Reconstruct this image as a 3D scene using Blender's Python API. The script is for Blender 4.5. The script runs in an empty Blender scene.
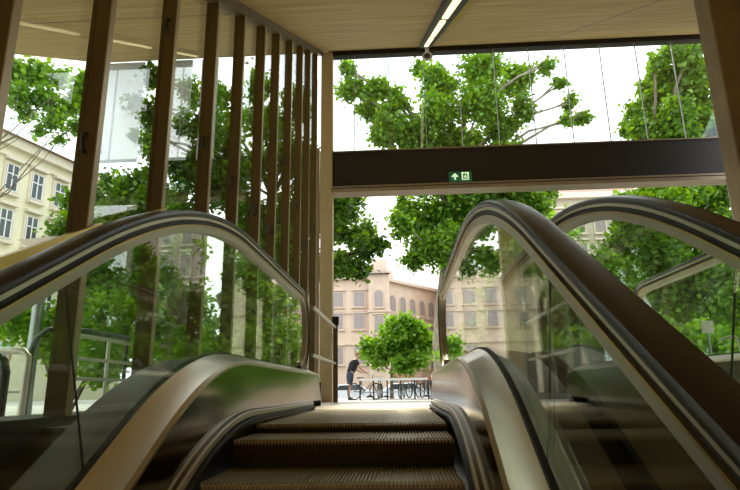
import bpy, bmesh, math, random
import numpy as np
from mathutils import Vector, Matrix
random.seed(7); rng = np.random.default_rng(11)
SC = bpy.context.scene; COL = SC.collection
PI = math.pi

# ------------------------------------------------------------------ camera
F_PX, PITCH, ROLL, YAW = 565.0, math.radians(14.31), math.radians(.93), math.radians(3.0)
CAM = Vector((.27, 0, .165))
h_ = Vector((-math.sin(YAW), math.cos(YAW), 0)); r_ = Vector((math.cos(YAW), math.sin(YAW), 0)); u_ = Vector((0, 0, 1))
FW = h_*math.cos(PITCH) + u_*math.sin(PITCH); up_ = -h_*math.sin(PITCH) + u_*math.cos(PITCH)
RT = r_*math.cos(ROLL) - up_*math.sin(ROLL); UP = r_*math.sin(ROLL) + up_*math.cos(ROLL)
cd = bpy.data.cameras.new('camera'); cam = bpy.data.objects.new('camera', cd); COL.objects.link(cam)
cd.sensor_width = 36; cd.lens = F_PX/740*36; cd.clip_start = .02; cd.clip_end = 500
M = Matrix((RT, UP, -FW)).transposed().to_4x4(); M.translation = CAM; cam.matrix_world = M
SC.camera = cam

def at(px, py, Y):
    """the point of the place at world depth Y that the photo shows at (px, py)"""
    d = FW + RT*((px-370)/F_PX) + UP*((245-py)/F_PX)
    return CAM + d*((Y-CAM.y)/d.y)

# ------------------------------------------------------------------ materials
def new_mat(name):
    m = bpy.data.materials.new(name); m.use_nodes = True
    return m, m.node_tree, m.node_tree.nodes['Principled BSDF']

def mat(name, c1, rough=.5, metal=0., c2=None, scale=8., stretch=(1,1,1), detail=4., bump=0., rough_var=0., coord='Object', spec=.5):
    m, nt, b = new_mat(name)
    b.inputs['Roughness'].default_value = rough; b.inputs['Metallic'].default_value = metal
    b.inputs['Specular IOR Level'].default_value = spec
    b.inputs['Base Color'].default_value = (*c1, 1)
    if c2 is not None or bump or rough_var:
        tc = nt.nodes.new('ShaderNodeTexCoord'); mp = nt.nodes.new('ShaderNodeMapping'); no = nt.nodes.new('ShaderNodeTexNoise')
        mp.inputs['Scale'].default_value = stretch; no.inputs['Scale'].default_value = scale; no.inputs['Detail'].default_value = detail
        nt.links.new(tc.outputs[coord], mp.inputs['Vector']); nt.links.new(mp.outputs[0], no.inputs['Vector'])
        if c2 is not None:
            r = nt.nodes.new('ShaderNodeValToRGB'); r.color_ramp.elements[0].position = .32; r.color_ramp.elements[1].position = .68
            r.color_ramp.elements[0].color = (*c1, 1); r.color_ramp.elements[1].color = (*c2, 1)
            nt.links.new(no.outputs['Fac'], r.inputs[0]); nt.links.new(r.outputs[0], b.inputs['Base Color'])
        if rough_var:
            mr = nt.nodes.new('ShaderNodeMapRange'); mr.inputs['To Min'].default_value = max(.02, rough-rough_var); mr.inputs['To Max'].default_value = rough+rough_var
            nt.links.new(no.outputs['Fac'], mr.inputs['Value']); nt.links.new(mr.outputs[0], b.inputs['Roughness'])
        if bump:
            bp = nt.nodes.new('ShaderNodeBump'); bp.inputs['Strength'].default_value = bump; bp.inputs['Distance'].default_value = .02
            nt.links.new(no.outputs['Fac'], bp.inputs['Height']); nt.links.new(bp.outputs[0], b.inputs['Normal'])
    return m

def glass_mat(name, tint, base=.04, rough=0.0, film=0.0, filmcol=(.8,.85,.8)):
    """architectural pane: straight-through light plus a Schlick mirror; 'film' is dust that scatters a little"""
    m = bpy.data.materials.new(name); m.use_nodes = True; nt = m.node_tree; nt.nodes.clear()
    out = nt.nodes.new('ShaderNodeOutputMaterial'); tr = nt.nodes.new('ShaderNodeBsdfTransparent'); gl = nt.nodes.new('ShaderNodeBsdfGlossy')
    tr.inputs[0].default_value = (*tint, 1); gl.inputs['Roughness'].default_value = rough; gl.inputs['Color'].default_value = (1, 1, 1, 1)
    lw = nt.nodes.new('ShaderNodeLayerWeight'); lw.inputs[0].default_value = .5
    pw = nt.nodes.new('ShaderNodeMath'); pw.operation = 'POWER'; pw.inputs[1].default_value = 5
    ma = nt.nodes.new('ShaderNodeMath'); ma.operation = 'MULTIPLY_ADD'; ma.inputs[1].default_value = 1-base; ma.inputs[2].default_value = base
    nt.links.new(lw.outputs['Facing'], pw.inputs[0]); nt.links.new(pw.outputs[0], ma.inputs[0])
    mx = nt.nodes.new('ShaderNodeMixShader'); nt.links.new(ma.outputs[0], mx.inputs[0]); nt.links.new(tr.outputs[0], mx.inputs[1]); nt.links.new(gl.outputs[0], mx.inputs[2])
    last = mx
    if film:
        df = nt.nodes.new('ShaderNodeBsdfDiffuse'); df.inputs[0].default_value = (*filmcol, 1)
        m2 = nt.nodes.new('ShaderNodeMixShader'); m2.inputs[0].default_value = film
        nt.links.new(mx.outputs[0], m2.inputs[1]); nt.links.new(df.outputs[0], m2.inputs[2]); last = m2
    nt.links.new(last.outputs[0], out.inputs[0])
    return m

def emit_mat(name, c, s):
    m, nt, b = new_mat(name); b.inputs['Base Color'].default_value = (*c, 1)
    b.inputs['Emission Color'].default_value = (*c, 1); b.inputs['Emission Strength'].default_value = s
    return m

def leaf_mat(name, c1, c2, trans=.45):
    m = bpy.data.materials.new(name); m.use_nodes = True; nt = m.node_tree; nt.nodes.clear()
    out = nt.nodes.new('ShaderNodeOutputMaterial'); ge = nt.nodes.new('ShaderNodeNewGeometry')
    rp = nt.nodes.new('ShaderNodeValToRGB'); rp.color_ramp.elements[0].color = (*c1, 1); rp.color_ramp.elements[1].color = (*c2, 1)
    nt.links.new(ge.outputs['Random Per Island'], rp.inputs[0])
    d = nt.nodes.new('ShaderNodeBsdfDiffuse'); t = nt.nodes.new('ShaderNodeBsdfTranslucent'); g = nt.nodes.new('ShaderNodeBsdfGlossy')
    g.inputs['Roughness'].default_value = .45
    nt.links.new(rp.outputs[0], d.inputs[0])
    hs = nt.nodes.new('ShaderNodeHueSaturation'); hs.inputs['Hue'].default_value = .475; hs.inputs['Saturation'].default_value = 1.1; hs.inputs['Value'].default_value = 1.5
    nt.links.new(rp.outputs[0], hs.inputs['Color']); nt.links.new(hs.outputs[0], t.inputs[0])
    m1 = nt.nodes.new('ShaderNodeMixShader'); m1.inputs[0].default_value = trans; nt.links.new(d.outputs[0], m1.inputs[1]); nt.links.new(t.outputs[0], m1.inputs[2])
    m2 = nt.nodes.new('ShaderNodeMixShader'); m2.inputs[0].default_value = .05; nt.links.new(m1.outputs[0], m2.inputs[1]); nt.links.new(g.outputs[0], m2.inputs[2])
    nt.links.new(m2.outputs[0], out.inputs[0])
    return m

MT = dict(
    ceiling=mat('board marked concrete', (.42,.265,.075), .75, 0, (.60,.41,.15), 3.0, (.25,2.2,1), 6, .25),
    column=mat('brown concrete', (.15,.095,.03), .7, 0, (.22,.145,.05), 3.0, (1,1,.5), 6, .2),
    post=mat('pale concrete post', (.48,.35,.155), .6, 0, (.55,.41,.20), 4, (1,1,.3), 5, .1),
    dark_wall=mat('dark stone', (.05,.043,.03), .5, 0, (.075,.062,.045), 5, (1,1,1), 5, .1),
    fin=mat('bronze paint', (.10,.060,.012), .5, .2, (.145,.092,.020), 6, (1,1,.12), 5),
    fin_edge=mat('brushed edge', (.40,.31,.18), .35, .6),
    beam=mat('dark bronze steel', (.018,.014,.008), .55, .1, (.026,.02,.012), 4, (.2,1,1), 4),
    ledge=mat('pale bronze ledge', (.33,.25,.16), .45, .3, (.40,.31,.2), 5, (.2,1,1), 4),
    black=mat('black paint', (.012,.01,.008), .5),
    rubber=mat('black rubber', (.020,.013,.008), .30, 0, (.028,.018,.011), 14, (1,.2,1), 3),
    steel=mat('stainless steel', (.62,.55,.43), .30, 1, (.66,.59,.47), 30, (8,.25,.25), 3, 0, .03),
    track=mat('handrail track steel', (.62,.54,.40), .38, 1),
    dull_steel=mat('dull steel', (.12,.108,.08), .40, .9, (.16,.145,.11), 9, (1,.3,1), 4),
    clamp=mat('clamp steel', (.50,.44,.33), .42, .9), gold_edge=mat('golden edge', (.60,.43,.16), .35, .9),
    clad=mat('polished dark steel', (.27,.235,.185), .13, 1, (.33,.29,.23), 9, (1,.25,1), 5, .03, .06),
    skirt=mat('skirt steel', (.16,.135,.10), .32, 1),
    brush=mat('worn brush strip', (.60,.54,.44), .42, .6),
    tread=mat('cast step metal', (.52,.43,.27), .42, .6, (.62,.52,.34), 30, (1,1,1), 3),
    riser=mat('step riser metal', (.13,.10,.06), .5, .6),
    comb=mat('comb metal', (.55,.47,.33), .35, .9),
    plate=mat('landing plate metal', (.72,.68,.60), .34, .35, (.78,.74,.66), 18, (1,1,1), 4, .02, .05),
    brass=mat('brass strip', (.55,.38,.10), .3, .8),
    glass_b=glass_mat('balustrade glass', (.93,.97,.92), .026, 0, .003),
    glass_w=glass_mat('wall glass', (.93,.96,.93), .05),
    glass_c=glass_mat('clerestory glass', (.95,.97,.96), .04),
    frost=glass_mat('frosted canopy glass', (.55,.60,.62), .08, .05, .8, (.80,.87,.90)),
    seal=mat('black seal', (.015,.015,.013), .6),
    tube=emit_mat('lit tube', (1.0,.82,.45), 1.3),
    soffit_tube=emit_mat('lit soffit strip', (1.0,.80,.36), 2.2),
    gold=mat('gold reflector', (.62,.40,.07), .4, .5),  # gold colour stands in for tube light on the recess side
    white=mat('white plastic', (.75,.74,.70), .4),
    sign_green=emit_mat('exit sign green', (.010,.075,.030), .5),
    sign_white=emit_mat('exit sign pictogram', (.55,.75,.45), .7),
    paving=mat('paving', (.36,.34,.31), .85, 0, (.46,.44,.40), 2, (1,1,1), 6, .2),
    street=mat('asphalt', (.16,.16,.155), .9, 0, (.2,.2,.19), 3),
    rail_paint=mat('cream rail', (.62,.58,.46), .4, .3),
    dark_metal=mat('dark metal', (.05,.05,.045), .45, .5),
    grey_metal=mat('grey metal', (.36,.37,.36), .4, .6),
    bark=mat('bark', (.10,.075,.045), .9, 0, (.22,.18,.12), 9, (1,1,.3), 6, .6),
    bark_pale=mat('plane tree bark', (.20,.16,.10), .85, 0, (.42,.37,.27), 5, (1,1,.5), 4, .4),
    leaf_mid=leaf_mat('leaf mid green', (.045,.140,.007), (.19,.39,.022)),
    leaf_dark=leaf_mat('leaf dark green', (.034,.105,.008), (.13,.30,.018), .42),
    leaf_lime=leaf_mat('leaf lime green', (.09,.25,.012), (.21,.42,.03), .45),
    leaf_soft=leaf_mat('leaf soft green', (.07,.16,.03), (.20,.33,.08), .45),
    pink=mat('pink render', (.56,.43,.31), .85, 0, (.63,.49,.36), .8, (1,1,1), 5),
    pink_trim=mat('pink stone trim', (.58,.45,.34), .8),
    brick=mat('orange brick', (.50,.24,.13), .85, 0, (.58,.30,.17), 2),
    roof_pink=mat('faded roof', (.58,.42,.34), .8, 0, (.64,.48,.40), 1),
    cream=mat('cream render', (.70,.64,.44), .85, 0, (.76,.70,.50), .6, (1,1,1), 4),
    cream_trim=mat('cream trim', (.66,.58,.44), .8),
    tile=mat('brown roof tile', (.20,.11,.07), .85, 0, (.30,.18,.12), 4),
    stone=mat('old stone', (.42,.36,.25), .85, 0, (.50,.43,.32), 1.2, (1,1,1), 5),
    pane=mat('window pane', (.05,.055,.06), .12, 0, spec=.6),
    pane_pale=mat('pale blinded pane', (.28,.24,.22), .25, 0, spec=.5),
    pink_sash=mat('pinkish sash', (.42,.32,.26), .6),
    sash=mat('white sash', (.72,.70,.64), .6),
    skin=mat('skin', (.50,.28,.18), .55), hair=mat('dark brown hair', (.04,.025,.015), .7), hair_red=mat('light brown hair', (.25,.12,.05), .7),
    shirt=mat('black cotton', (.014,.013,.015), .9), shorts=mat('dark denim', (.035,.05,.075), .9), blue_shirt=mat('light blue cotton', (.35,.52,.62), .9),
    shoe=mat('shoe', (.05,.04,.04), .7), white_car=mat('white car paint', (.75,.77,.78), .25), tyre=mat('tyre', (.02,.02,.02), .8),
    red=mat('red paint', (.5,.05,.04), .4), teal=mat('teal paint', (.03,.30,.25), .5),
)

# ------------------------------------------------------------------ mesh helpers
class MB:
    def __init__(s): s.v = []; s.f = []
    def add(s, vs, fs):
        o = len(s.v); s.v += [tuple(v) for v in vs]; s.f += [tuple(i+o for i in f) for f in fs]; return s
    def box(s, x0, x1, y0, y1, z0, z1):
        return s.add([(x0,y0,z0),(x1,y0,z0),(x1,y1,z0),(x0,y1,z0),(x0,y0,z1),(x1,y0,z1),(x1,y1,z1),(x0,y1,z1)],
                     [(0,3,2,1),(4,5,6,7),(0,1,5,4),(1,2,6,5),(2,3,7,6),(3,0,4,7)])
    def prism(s, poly, d):
        """poly: list of 3D points in one plane, d: extrusion vector"""
        n = len(poly); d = Vector(d); P = [Vector(p) for p in poly]
        vs = P + [p+d for p in P]
        fs = [tuple(range(n-1,-1,-1)), tuple(range(n, 2*n))] + [(i,(i+1)%n,n+(i+1)%n,n+i) for i in range(n)]
        return s.add(vs, fs)
    def tube(s, pts, r, seg=8, caps=True):
        pts = [Vector(p) for p in pts]; n = len(pts); rs = r if isinstance(r, (list, tuple)) else [r]*n
        rings = []; prev = None
        for i, p in enumerate(pts):
            t = (pts[min(i+1,n-1)]-pts[max(i-1,0)]).normalized()
            if prev is None: a = t.orthogonal().normalized()
            else:
                a = prev - t*prev.dot(t); a = a.normalized() if a.length > 1e-6 else t.orthogonal().normalized()
            prev = a; b = t.cross(a)
            rings.append([p + (a*math.cos(2*PI*k/seg)+b*math.sin(2*PI*k/seg))*rs[i] for k in range(seg)])
        vs = [v for rg in rings for v in rg]; fs = []
        for i in range(n-1):
            for k in range(seg): fs.append((i*seg+k, i*seg+(k+1)%seg, (i+1)*seg+(k+1)%seg, (i+1)*seg+k))
        if caps: fs += [tuple(range(seg-1,-1,-1)), tuple((n-1)*seg+k for k in range(seg))]
        return s.add(vs, fs)
    def torus(s, c, R, r, ax='x', n=24, m=6):
        pts = []
        c = Vector(c); vs = []; fs = []
        for i in range(n):
            a = 2*PI*i/n
            d = Vector((0, math.cos(a), math.sin(a))) if ax == 'x' else Vector((math.cos(a), 0, math.sin(a)))
            w = Vector((1,0,0)) if ax == 'x' else Vector((0,1,0))
            for k in range(m):
                b = 2*PI*k/m; vs.append(c + d*(R+r*math.cos(b)) + w*r*math.sin(b))
        for i in range(n):
            for k in range(m): fs.append((i*m+k, ((i+1)%n)*m+k, ((i+1)%n)*m+(k+1)%m, i*m+(k+1)%m))
        return s.add(vs, fs)
    def sphere(s, c, r, n=12, m=8, sc=(1,1,1)):
        c = Vector(c); vs = [c+Vector((0,0,r*sc[2]))]; fs = []
        for i in range(1, m):
            t = PI*i/m
            for k in range(n): a = 2*PI*k/n; vs.append(c+Vector((r*sc[0]*math.sin(t)*math.cos(a), r*sc[1]*math.sin(t)*math.sin(a), r*sc[2]*math.cos(t))))
        vs.append(c-Vector((0,0,r*sc[2]))); L = len(vs)-1
        for k in range(n): fs.append((0, 1+k, 1+(k+1)%n)); fs.append((L, 1+(m-2)*n+(k+1)%n, 1+(m-2)*n+k))
        for i in range(m-2):
            for k in range(n): fs.append((1+i*n+k, 1+(i+1)*n+k, 1+(i+1)*n+(k+1)%n, 1+i*n+(k+1)%n))
        return s.add(vs, fs)
    def sweep(s, path, sec):
        """path: (y,z) points; sec: closed list of (x, n) with n along the path normal"""
        n = len(path); m = len(sec); vs = []; fs = []
        for i in range(n):
            a = path[max(i-1,0)]; b = path[min(i+1,n-1)]; ty, tz = b[0]-a[0], b[1]-a[1]; L = math.hypot(ty,tz); ty/=L; tz/=L
            for x, q in sec: vs.append((x, path[i][0]-tz*q, path[i][1]+ty*q))
        for i in range(n-1):
            for k in range(m): fs.append((i*m+k, (i+1)*m+k, (i+1)*m+(k+1)%m, i*m+(k+1)%m))
        fs += [tuple(range(m)), tuple((n-1)*m+k for k in range(m-1,-1,-1))]
        return s.add(vs, fs)
    def loft(s, rows):
        """rows: equal-length closed polygons of 3D points"""
        m = len(rows[0]); n = len(rows); vs = [p for r in rows for p in r]; fs = []
        for i in range(n-1):
            for k in range(m): fs.append((i*m+k, (i+1)*m+k, (i+1)*m+(k+1)%m, i*m+(k+1)%m))
        fs += [tuple(range(m)), tuple((n-1)*m+k for k in range(m-1,-1,-1))]
        return s.add(vs, fs)
    def build(s, name, m, parent=None, smooth=False, bevel=0):
        me = bpy.data.meshes.new(name); me.from_pydata([tuple(v) for v in s.v], [], s.f); me.update()
        bm = bmesh.new(); bm.from_mesh(me); bmesh.ops.recalc_face_normals(bm, faces=bm.faces)
        if bevel:
            bmesh.ops.bevel(bm, geom=[e for e in bm.edges], offset=bevel, segments=2, affect='EDGES', profile=.6)
        bm.to_mesh(me); bm.free()
        me.materials.append(m if not isinstance(m, str) else MT[m])
        o = bpy.data.objects.new(name, me); COL.objects.link(o)
        if parent is not None: o.parent = parent
        if smooth:
            for p in me.polygons: p.use_smooth = True
            try: me.set_sharp_from_angle(angle=math.radians(38))
            except Exception: pass
        return o

def tag(o, label=None, cat=None, group=None, kind=None):
    if label: o['label'] = label
    if cat: o['category'] = cat
    if group: o['group'] = group
    if kind: o['kind'] = kind
    return o
def empty(name, loc, label, cat, group=None, rz=0):
    o = bpy.data.objects.new(name, None); COL.objects.link(o); o.location = loc; o.rotation_euler.z = rz; o.empty_display_size = .1
    return tag(o, label, cat, group)
def struct(o, label=None): return tag(o, label, None, None, 'structure')
def copy_tree(o, parent=None):
    c = o.copy(); COL.objects.link(c)
    if parent is not None: c.parent = parent
    for ch in [x for x in bpy.data.objects if x.parent is o]: copy_tree(ch, c)
    return c

# ------------------------------------------------------------------ world & light
w = bpy.data.worlds.new('sky'); SC.world = w; w.use_nodes = True; nt = w.node_tree
bg = nt.nodes['Background']
tc = nt.nodes.new('ShaderNodeTexCoord'); mp = nt.nodes.new('ShaderNodeMapping'); mp.inputs['Scale'].default_value = (1,1,2.5)
no = nt.nodes.new('ShaderNodeTexNoise'); no.inputs['Scale'].default_value = 1.6; no.inputs['Detail'].default_value = 5
rp = nt.nodes.new('ShaderNodeValToRGB'); rp.color_ramp.elements[0].position = .35; rp.color_ramp.elements[1].position = .62
rp.color_ramp.elements[0].color = (.62,.74,.86,1); rp.color_ramp.elements[1].color = (.95,.95,.97,1)
nt.links.new(tc.outputs['Generated'], mp.inputs[0]); nt.links.new(mp.outputs[0], no.inputs['Vector']); nt.links.new(no.outputs['Fac'], rp.inputs[0]); nt.links.new(rp.outputs[0], bg.inputs[0])
bg.inputs[1].default_value = 2.3
sl = bpy.data.lights.new('sun', 'SUN'); sl.energy = 3.6; sl.angle = math.radians(6); sl.color = (1, .93, .80)
so = bpy.data.objects.new('sun', sl); COL.objects.link(so)
so.rotation_euler = Vector((.10, -.70, -.70)).to_track_quat('-Z', 'Y').to_euler()
SC.view_settings.view_transform = 'Standard'; SC.view_settings.look = 'None'; SC.view_settings.gamma = 1.0; SC.view_settings.use_curve_mapping = False
SC.view_settings.exposure = 0.40
SC.cycles.max_bounces = 14; SC.cycles.transparent_max_bounces = 40; SC.cycles.diffuse_bounces = 5; SC.cycles.glossy_bounces = 6
SC.cycles.sample_clamp_indirect = 6.0
# unseen warm fill lights, added low behind the camera to brighten the ceiling
for k, (lx, ly, lz, en) in enumerate(((1.0, -5.6, -3.0, 75), (5.0, -4.0, -2.6, 75))):
    al = bpy.data.lights.new('hall_fill', 'AREA'); al.shape = 'RECTANGLE'; al.size = 3.0; al.size_y = 1.2; al.energy = en; al.color = (1, .80, .52)
    ao = bpy.data.objects.new('hall_fill', al); COL.objects.link(ao); ao.location = (lx, ly, lz)
    ao.rotation_euler = Vector((-.05, .72, .70)).to_track_quat('-Z', 'Y').to_euler()

# ------------------------------------------------------------------ the hall: floor, walls, ceiling
def CZ(y): return 1.454 + .56*y
WX = -1.62; FRONT = 12.95; GZ = -.25
c = MB()
ys = (-7.0, 13.25)
th = Vector((0, -.56, 1)).normalized()*.5
c.prism([(-7.66, ys[0], CZ(ys[0])), (9.2, ys[0], CZ(ys[0])), (9.2, ys[1], CZ(ys[1])), (-7.66, ys[1], CZ(ys[1]))], th)
struct(c.build('ceiling', 'ceiling'))
j = MB()
for x in (4.1, -4.9):   # shadow joints of the board-marked concrete
    j.prism([(x-.012, -2, CZ(-2)-.004), (x+.012, -2, CZ(-2)-.004), (x+.012, 13.2, CZ(13.2)-.004), (x-.012, 13.2, CZ(13.2)-.004)], (0,0,.003))
for y in (6.45,):
    j.prism([(-7.6, y-.015, CZ(y-.015)-.004), (-1.7, y-.015, CZ(y-.015)-.004), (-1.7, y+.015, CZ(y+.015)-.004), (-7.6, y+.015, CZ(y+.015)-.004)], (0,0,.003))
struct(j.build('trim_1', 'dark_wall'))
e = MB(); e.box(-1.4, 8.3, FRONT-.05, FRONT+.16, CZ(FRONT)-.16, CZ(FRONT)+.03)
struct(e.build('trim_2', 'beam'))          # dark edge where the front glazing meets the ceiling
hd = MB(); p0 = (WX+.02, 1.0, CZ(1.0)); p1 = (WX+.02, FRONT, CZ(FRONT))
hd.prism([(WX-.05, 1.0, CZ(1.0)-.13), (WX+.09, 1.0, CZ(1.0)-.13), (WX+.09, 1.0, CZ(1.0)), (WX-.05, 1.0, CZ(1.0))], (0, FRONT-1.1, .56*(FRONT-1.1)))
struct(hd.build('trim_3', 'fin'))
# landing floor and the inclined side slabs
fl = MB()
fl.box(-1.55, 8.2, 5.85, 7.9, -.3, 0); fl.box(-1.55, -.86, 2.9, 5.85, -.3, 0); fl.box(2.68, 8.2, 2.9, 5.85, -.3, 0)
struct(fl.build('floor', 'plate'))
sb = MB()
for x0, x1 in ((-1.55, -.86), (2.68, 8.2)):
    sb.prism([(x0, 2.9, 0), (x0, 2.9, -.4), (x0, -6.5, -.4-.577*9.4), (x0, -6.5, -.577*9.4)], (x1-x0, 0, 0))
sb.prism([(-.86, 5.85, -.9), (-.86, 3.0, -.9), (-.86, -6.5, -.9-.577*9.5), (-.86, -6.5, -1.1-.577*9.5), (-.86, 5.85, -1.1)], (3.48, 0, 0))
struct(sb.build('floor_incline', 'dark_wall'))
wl = MB(); wl.box(-1.95, -1.55, -7, 7.9, -7, .05); wl.box(-1.80, -1.55, 7.9, FRONT, GZ-.1, .05)
struct(wl.build('wall_left', 'dark_wall'))
wl2 = MB(); wl2.prism([(-1.7, 1.0, .05), (-1.7, 1.0, CZ(1.0)), (-1.7, -7, CZ(-7)), (-1.7, -7, .05-.0)], (.14, 0, 0))
wr = MB(); wr.prism([(8.2, 11.3, -1), (8.2, 11.3, CZ(11.3)), (8.2, -7, CZ(-7)), (8.2, -7, -7)], (.3, 0, 0))
struct(wr.build('wall_right', 'dark_wall'))
wb = MB(); wb.box(-1.7, 8.4, -7.2, -7.0, -7, CZ(-7)+.3); struct(wb.build('wall_back', 'dark_wall'))
# outdoors
g = MB(); g.box(-60, 60, 7.9, 29, -1.2, GZ); g.box(-60, -1.95, -10, 7.9, -1.2, GZ); g.box(8.6, 60, -10, 7.9, -1.2, GZ)
struct(g.build('ground', 'paving'))
g = MB(); g.box(-90, 90, 29, 150, -1.6, -.9); struct(g.build('street', 'street'))

# ------------------------------------------------------------------ left glass wall: fins, panes
FY = [2.29, 3.12, 4.10, 5.10, 6.05, 7.05, 7.97, 9.0, 10.05, 11.0, 12.03]
ordn = ['nearest to the escalator foot', 'second', 'third', 'fourth', 'fifth', 'sixth', 'seventh', 'eighth', 'ninth', 'tenth', 'eleventh, next to the pale corner post']
knob = [None, .52, .86, .60, .52, .46, .42, .62, .50, .40, .45]
for i, y in enumerate(FY):
    lab = f'bronze steel fin of the left glass wall, {ordn[i]}' + ('' if i in (0, 10) else ' one counted from the camera')
    t = empty('steel_fin', (WX, y, .05), lab, 'fin', 'bronze fins of the left glass wall')
    z1 = CZ(y)-.05-.08
    b = MB(); b.prism([(-.065, -.025, 0), (.058, -.025, 0), (.058, -.025, CZ(y-.025)-.13), (-.065, -.025, CZ(y-.025)-.13)], (0, .05, 0)); b.build('web', 'fin', t)
    b = MB(); b.box(.058, .066, -.027, .027, 0, z1); b.build('edge_strip', 'fin_edge', t)
    if knob[i]:
        kz = knob[i]*z1
        b = MB(); b.tube([(-.0,-.03,kz-.06), (.0,-.062,kz-.05), (.0,-.07,kz), (.0,-.062,kz+.05), (.0,-.03,kz+.06)], .014, 6); b.build('hook', 'dark_metal', t, True)
n_win = 1
edges = [1.1] + FY + [12.8]
for a, b2 in zip(edges[:-1], edges[1:]):
    a2, c2 = a+.025, b2-.025
    b = MB(); b.prism([(WX-.03, a2, .05), (WX-.03, c2, .05), (WX-.03, c2, CZ(c2)-.1), (WX-.03, a2, CZ(a2)-.1)], (-.012, 0, 0))
    struct(b.build(f'window_{n_win}', 'glass_w')); n_win += 1
# brass ledges between the first fins
for (ya, za), (yb, zb), lab in (((2.33, .74), (3.20, 1.17), 'sloping brass ledge between the two nearest bronze fins'), ((3.40, 1.25), (4.08, 1.55), 'short sloping brass ledge between second and third bronze fins')):
    b = MB(); b.prism([(WX+.068, ya, za-.09), (WX+.10, ya, za-.09), (WX+.10, ya, za), (WX+.068, ya, za)], (0, yb-ya, zb-za))
    tag(b.build('ledge', 'brass'), lab, 'ledge', 'brass ledges on the fins')
# corner post
t = empty('corner_post', (-1.46, FRONT, GZ), 'pale square corner post where glass wall meets front beam', 'post')
b = MB(); b.box(-.12, .17, -.15, .15, 0, CZ(FRONT-.1)-GZ-.06); b.build('shaft', 'post', t, bevel=.01)
b = MB(); b.box(-.215, -.152, -.12, .02, 0, 6.2); b.build('side_flange', 'fin_edge', t)

# ------------------------------------------------------------------ front beam, clerestory, exit sign, column
t = empty('front_beam', (3.3, FRONT, 4.75), 'dark bronze steel beam spanning the entrance below the clerestory glass', 'beam')
b = MB(); b.box(-4.62, 5.3, -.12, .14, .17, 1.06); b.build('web', 'beam', t)
b = MB(); b.box(-4.62, 5.3, -.16, .18, .125, .168); b.build('drip_edge', 'ledge', t)
b = MB(); b.box(-4.62, 5.3, -.10, .20, .085, .125); b.build('shadow_gap', 'beam', t)
b = MB(); b.box(-4.62, 5.3, -.20, .22, 0, .085); b.build('bottom_flange', 'ledge', t)
b = MB(); b.box(-4.62, 5.3, -.15, .17, 1.06, 1.085); b.build('top_flange', 'ledge', t)
cx = [-1.3, -.75, .14, 1.04, 1.92, 2.82, 3.70, 4.60, 5.48, 6.36, 7.25, 8.1]
for a, b2 in zip(cx[:-1], cx[1:]):
    b = MB(); b.box(a+.008, b2-.008, FRONT-.006, FRONT+.006, 5.83, CZ(FRONT)-.1); struct(b.build(f'window_{n_win}', 'glass_c')); n_win += 1
for k, x in enumerate(cx[1:-1]):
    b = MB(); b.box(x-.009, x+.009, FRONT-.02, FRONT+.02, 5.83, CZ(FRONT)-.1)
    struct(b.build(f'trim_{k+4}', 'grey_metal'))
for k, (x0, x1) in enumerate(((-7.35, -6.28), (-5.85, -5.0), (-4.75, -4.31))):
    b = MB(); b.box(x0, x1, FRONT, FRONT+.02, 5.82, CZ(FRONT)-.05); struct(b.build(f'window_{n_win}', 'frost')); n_win += 1
# exit sign
t = empty('exit_sign', (1.79, FRONT-.125, 4.93), 'small green exit sign with arrow and doorway pictogram on dark beam', 'sign')
b = MB(); b.box(-.27, .27, -.05, 0, 0, .25); b.build('panel', 'sign_green', t, bevel=.006)
b = MB(); ar = [(-.03,-.055,.05),(.0,-.055,.05),(.03,-.055,.05)]
ax = -.13
b.prism([(ax-.022,-.056,.04),(ax+.022,-.056,.04),(ax+.022,-.056,.12),(ax+.075,-.056,.105),(ax+.075,-.056,.14),(ax,-.056,.21),(ax-.075,-.056,.14),(ax-.075,-.056,.105),(ax-.022,-.056,.12)], (0,.005,0)); b.build('arrow', 'sign_white', t)
b = MB()   # doorway with a running figure
dx = .12
for q in ((dx-.09, dx-.055, .03, .22), (dx+.045, dx+.08, .03, .22), (dx-.09, dx+.08, .195, .225), (dx-.05, dx+.04, .03, .055)): b.box(q[0], q[1], -.056, -.051, q[2], q[3])
b.prism([(dx-.03,-.056,.07),(dx-.012,-.056,.07),(dx+.005,-.056,.105),(dx+.028,-.056,.07),(dx+.04,-.056,.078),(dx+.015,-.056,.125),(dx+.018,-.056,.15),(dx-.015,-.056,.155),(dx-.035,-.056,.12)], (0,.005,0))
b.sphere((dx+.008,-.053,.172), .012, 8, 6); b.build('doorway_pictogram', 'sign_white', t)
# right column
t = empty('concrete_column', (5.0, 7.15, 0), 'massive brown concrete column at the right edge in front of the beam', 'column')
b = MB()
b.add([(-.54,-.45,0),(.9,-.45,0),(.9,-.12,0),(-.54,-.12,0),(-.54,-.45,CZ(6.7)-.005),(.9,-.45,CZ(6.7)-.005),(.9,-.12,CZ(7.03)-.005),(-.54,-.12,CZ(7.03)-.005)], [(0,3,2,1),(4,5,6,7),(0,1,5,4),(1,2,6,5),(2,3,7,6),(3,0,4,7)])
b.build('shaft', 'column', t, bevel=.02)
struct(MB().box(8.02, 8.10, FRONT-.05, FRONT+.05, GZ, 4.75).build('trim_20', 'grey_metal'))

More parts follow.
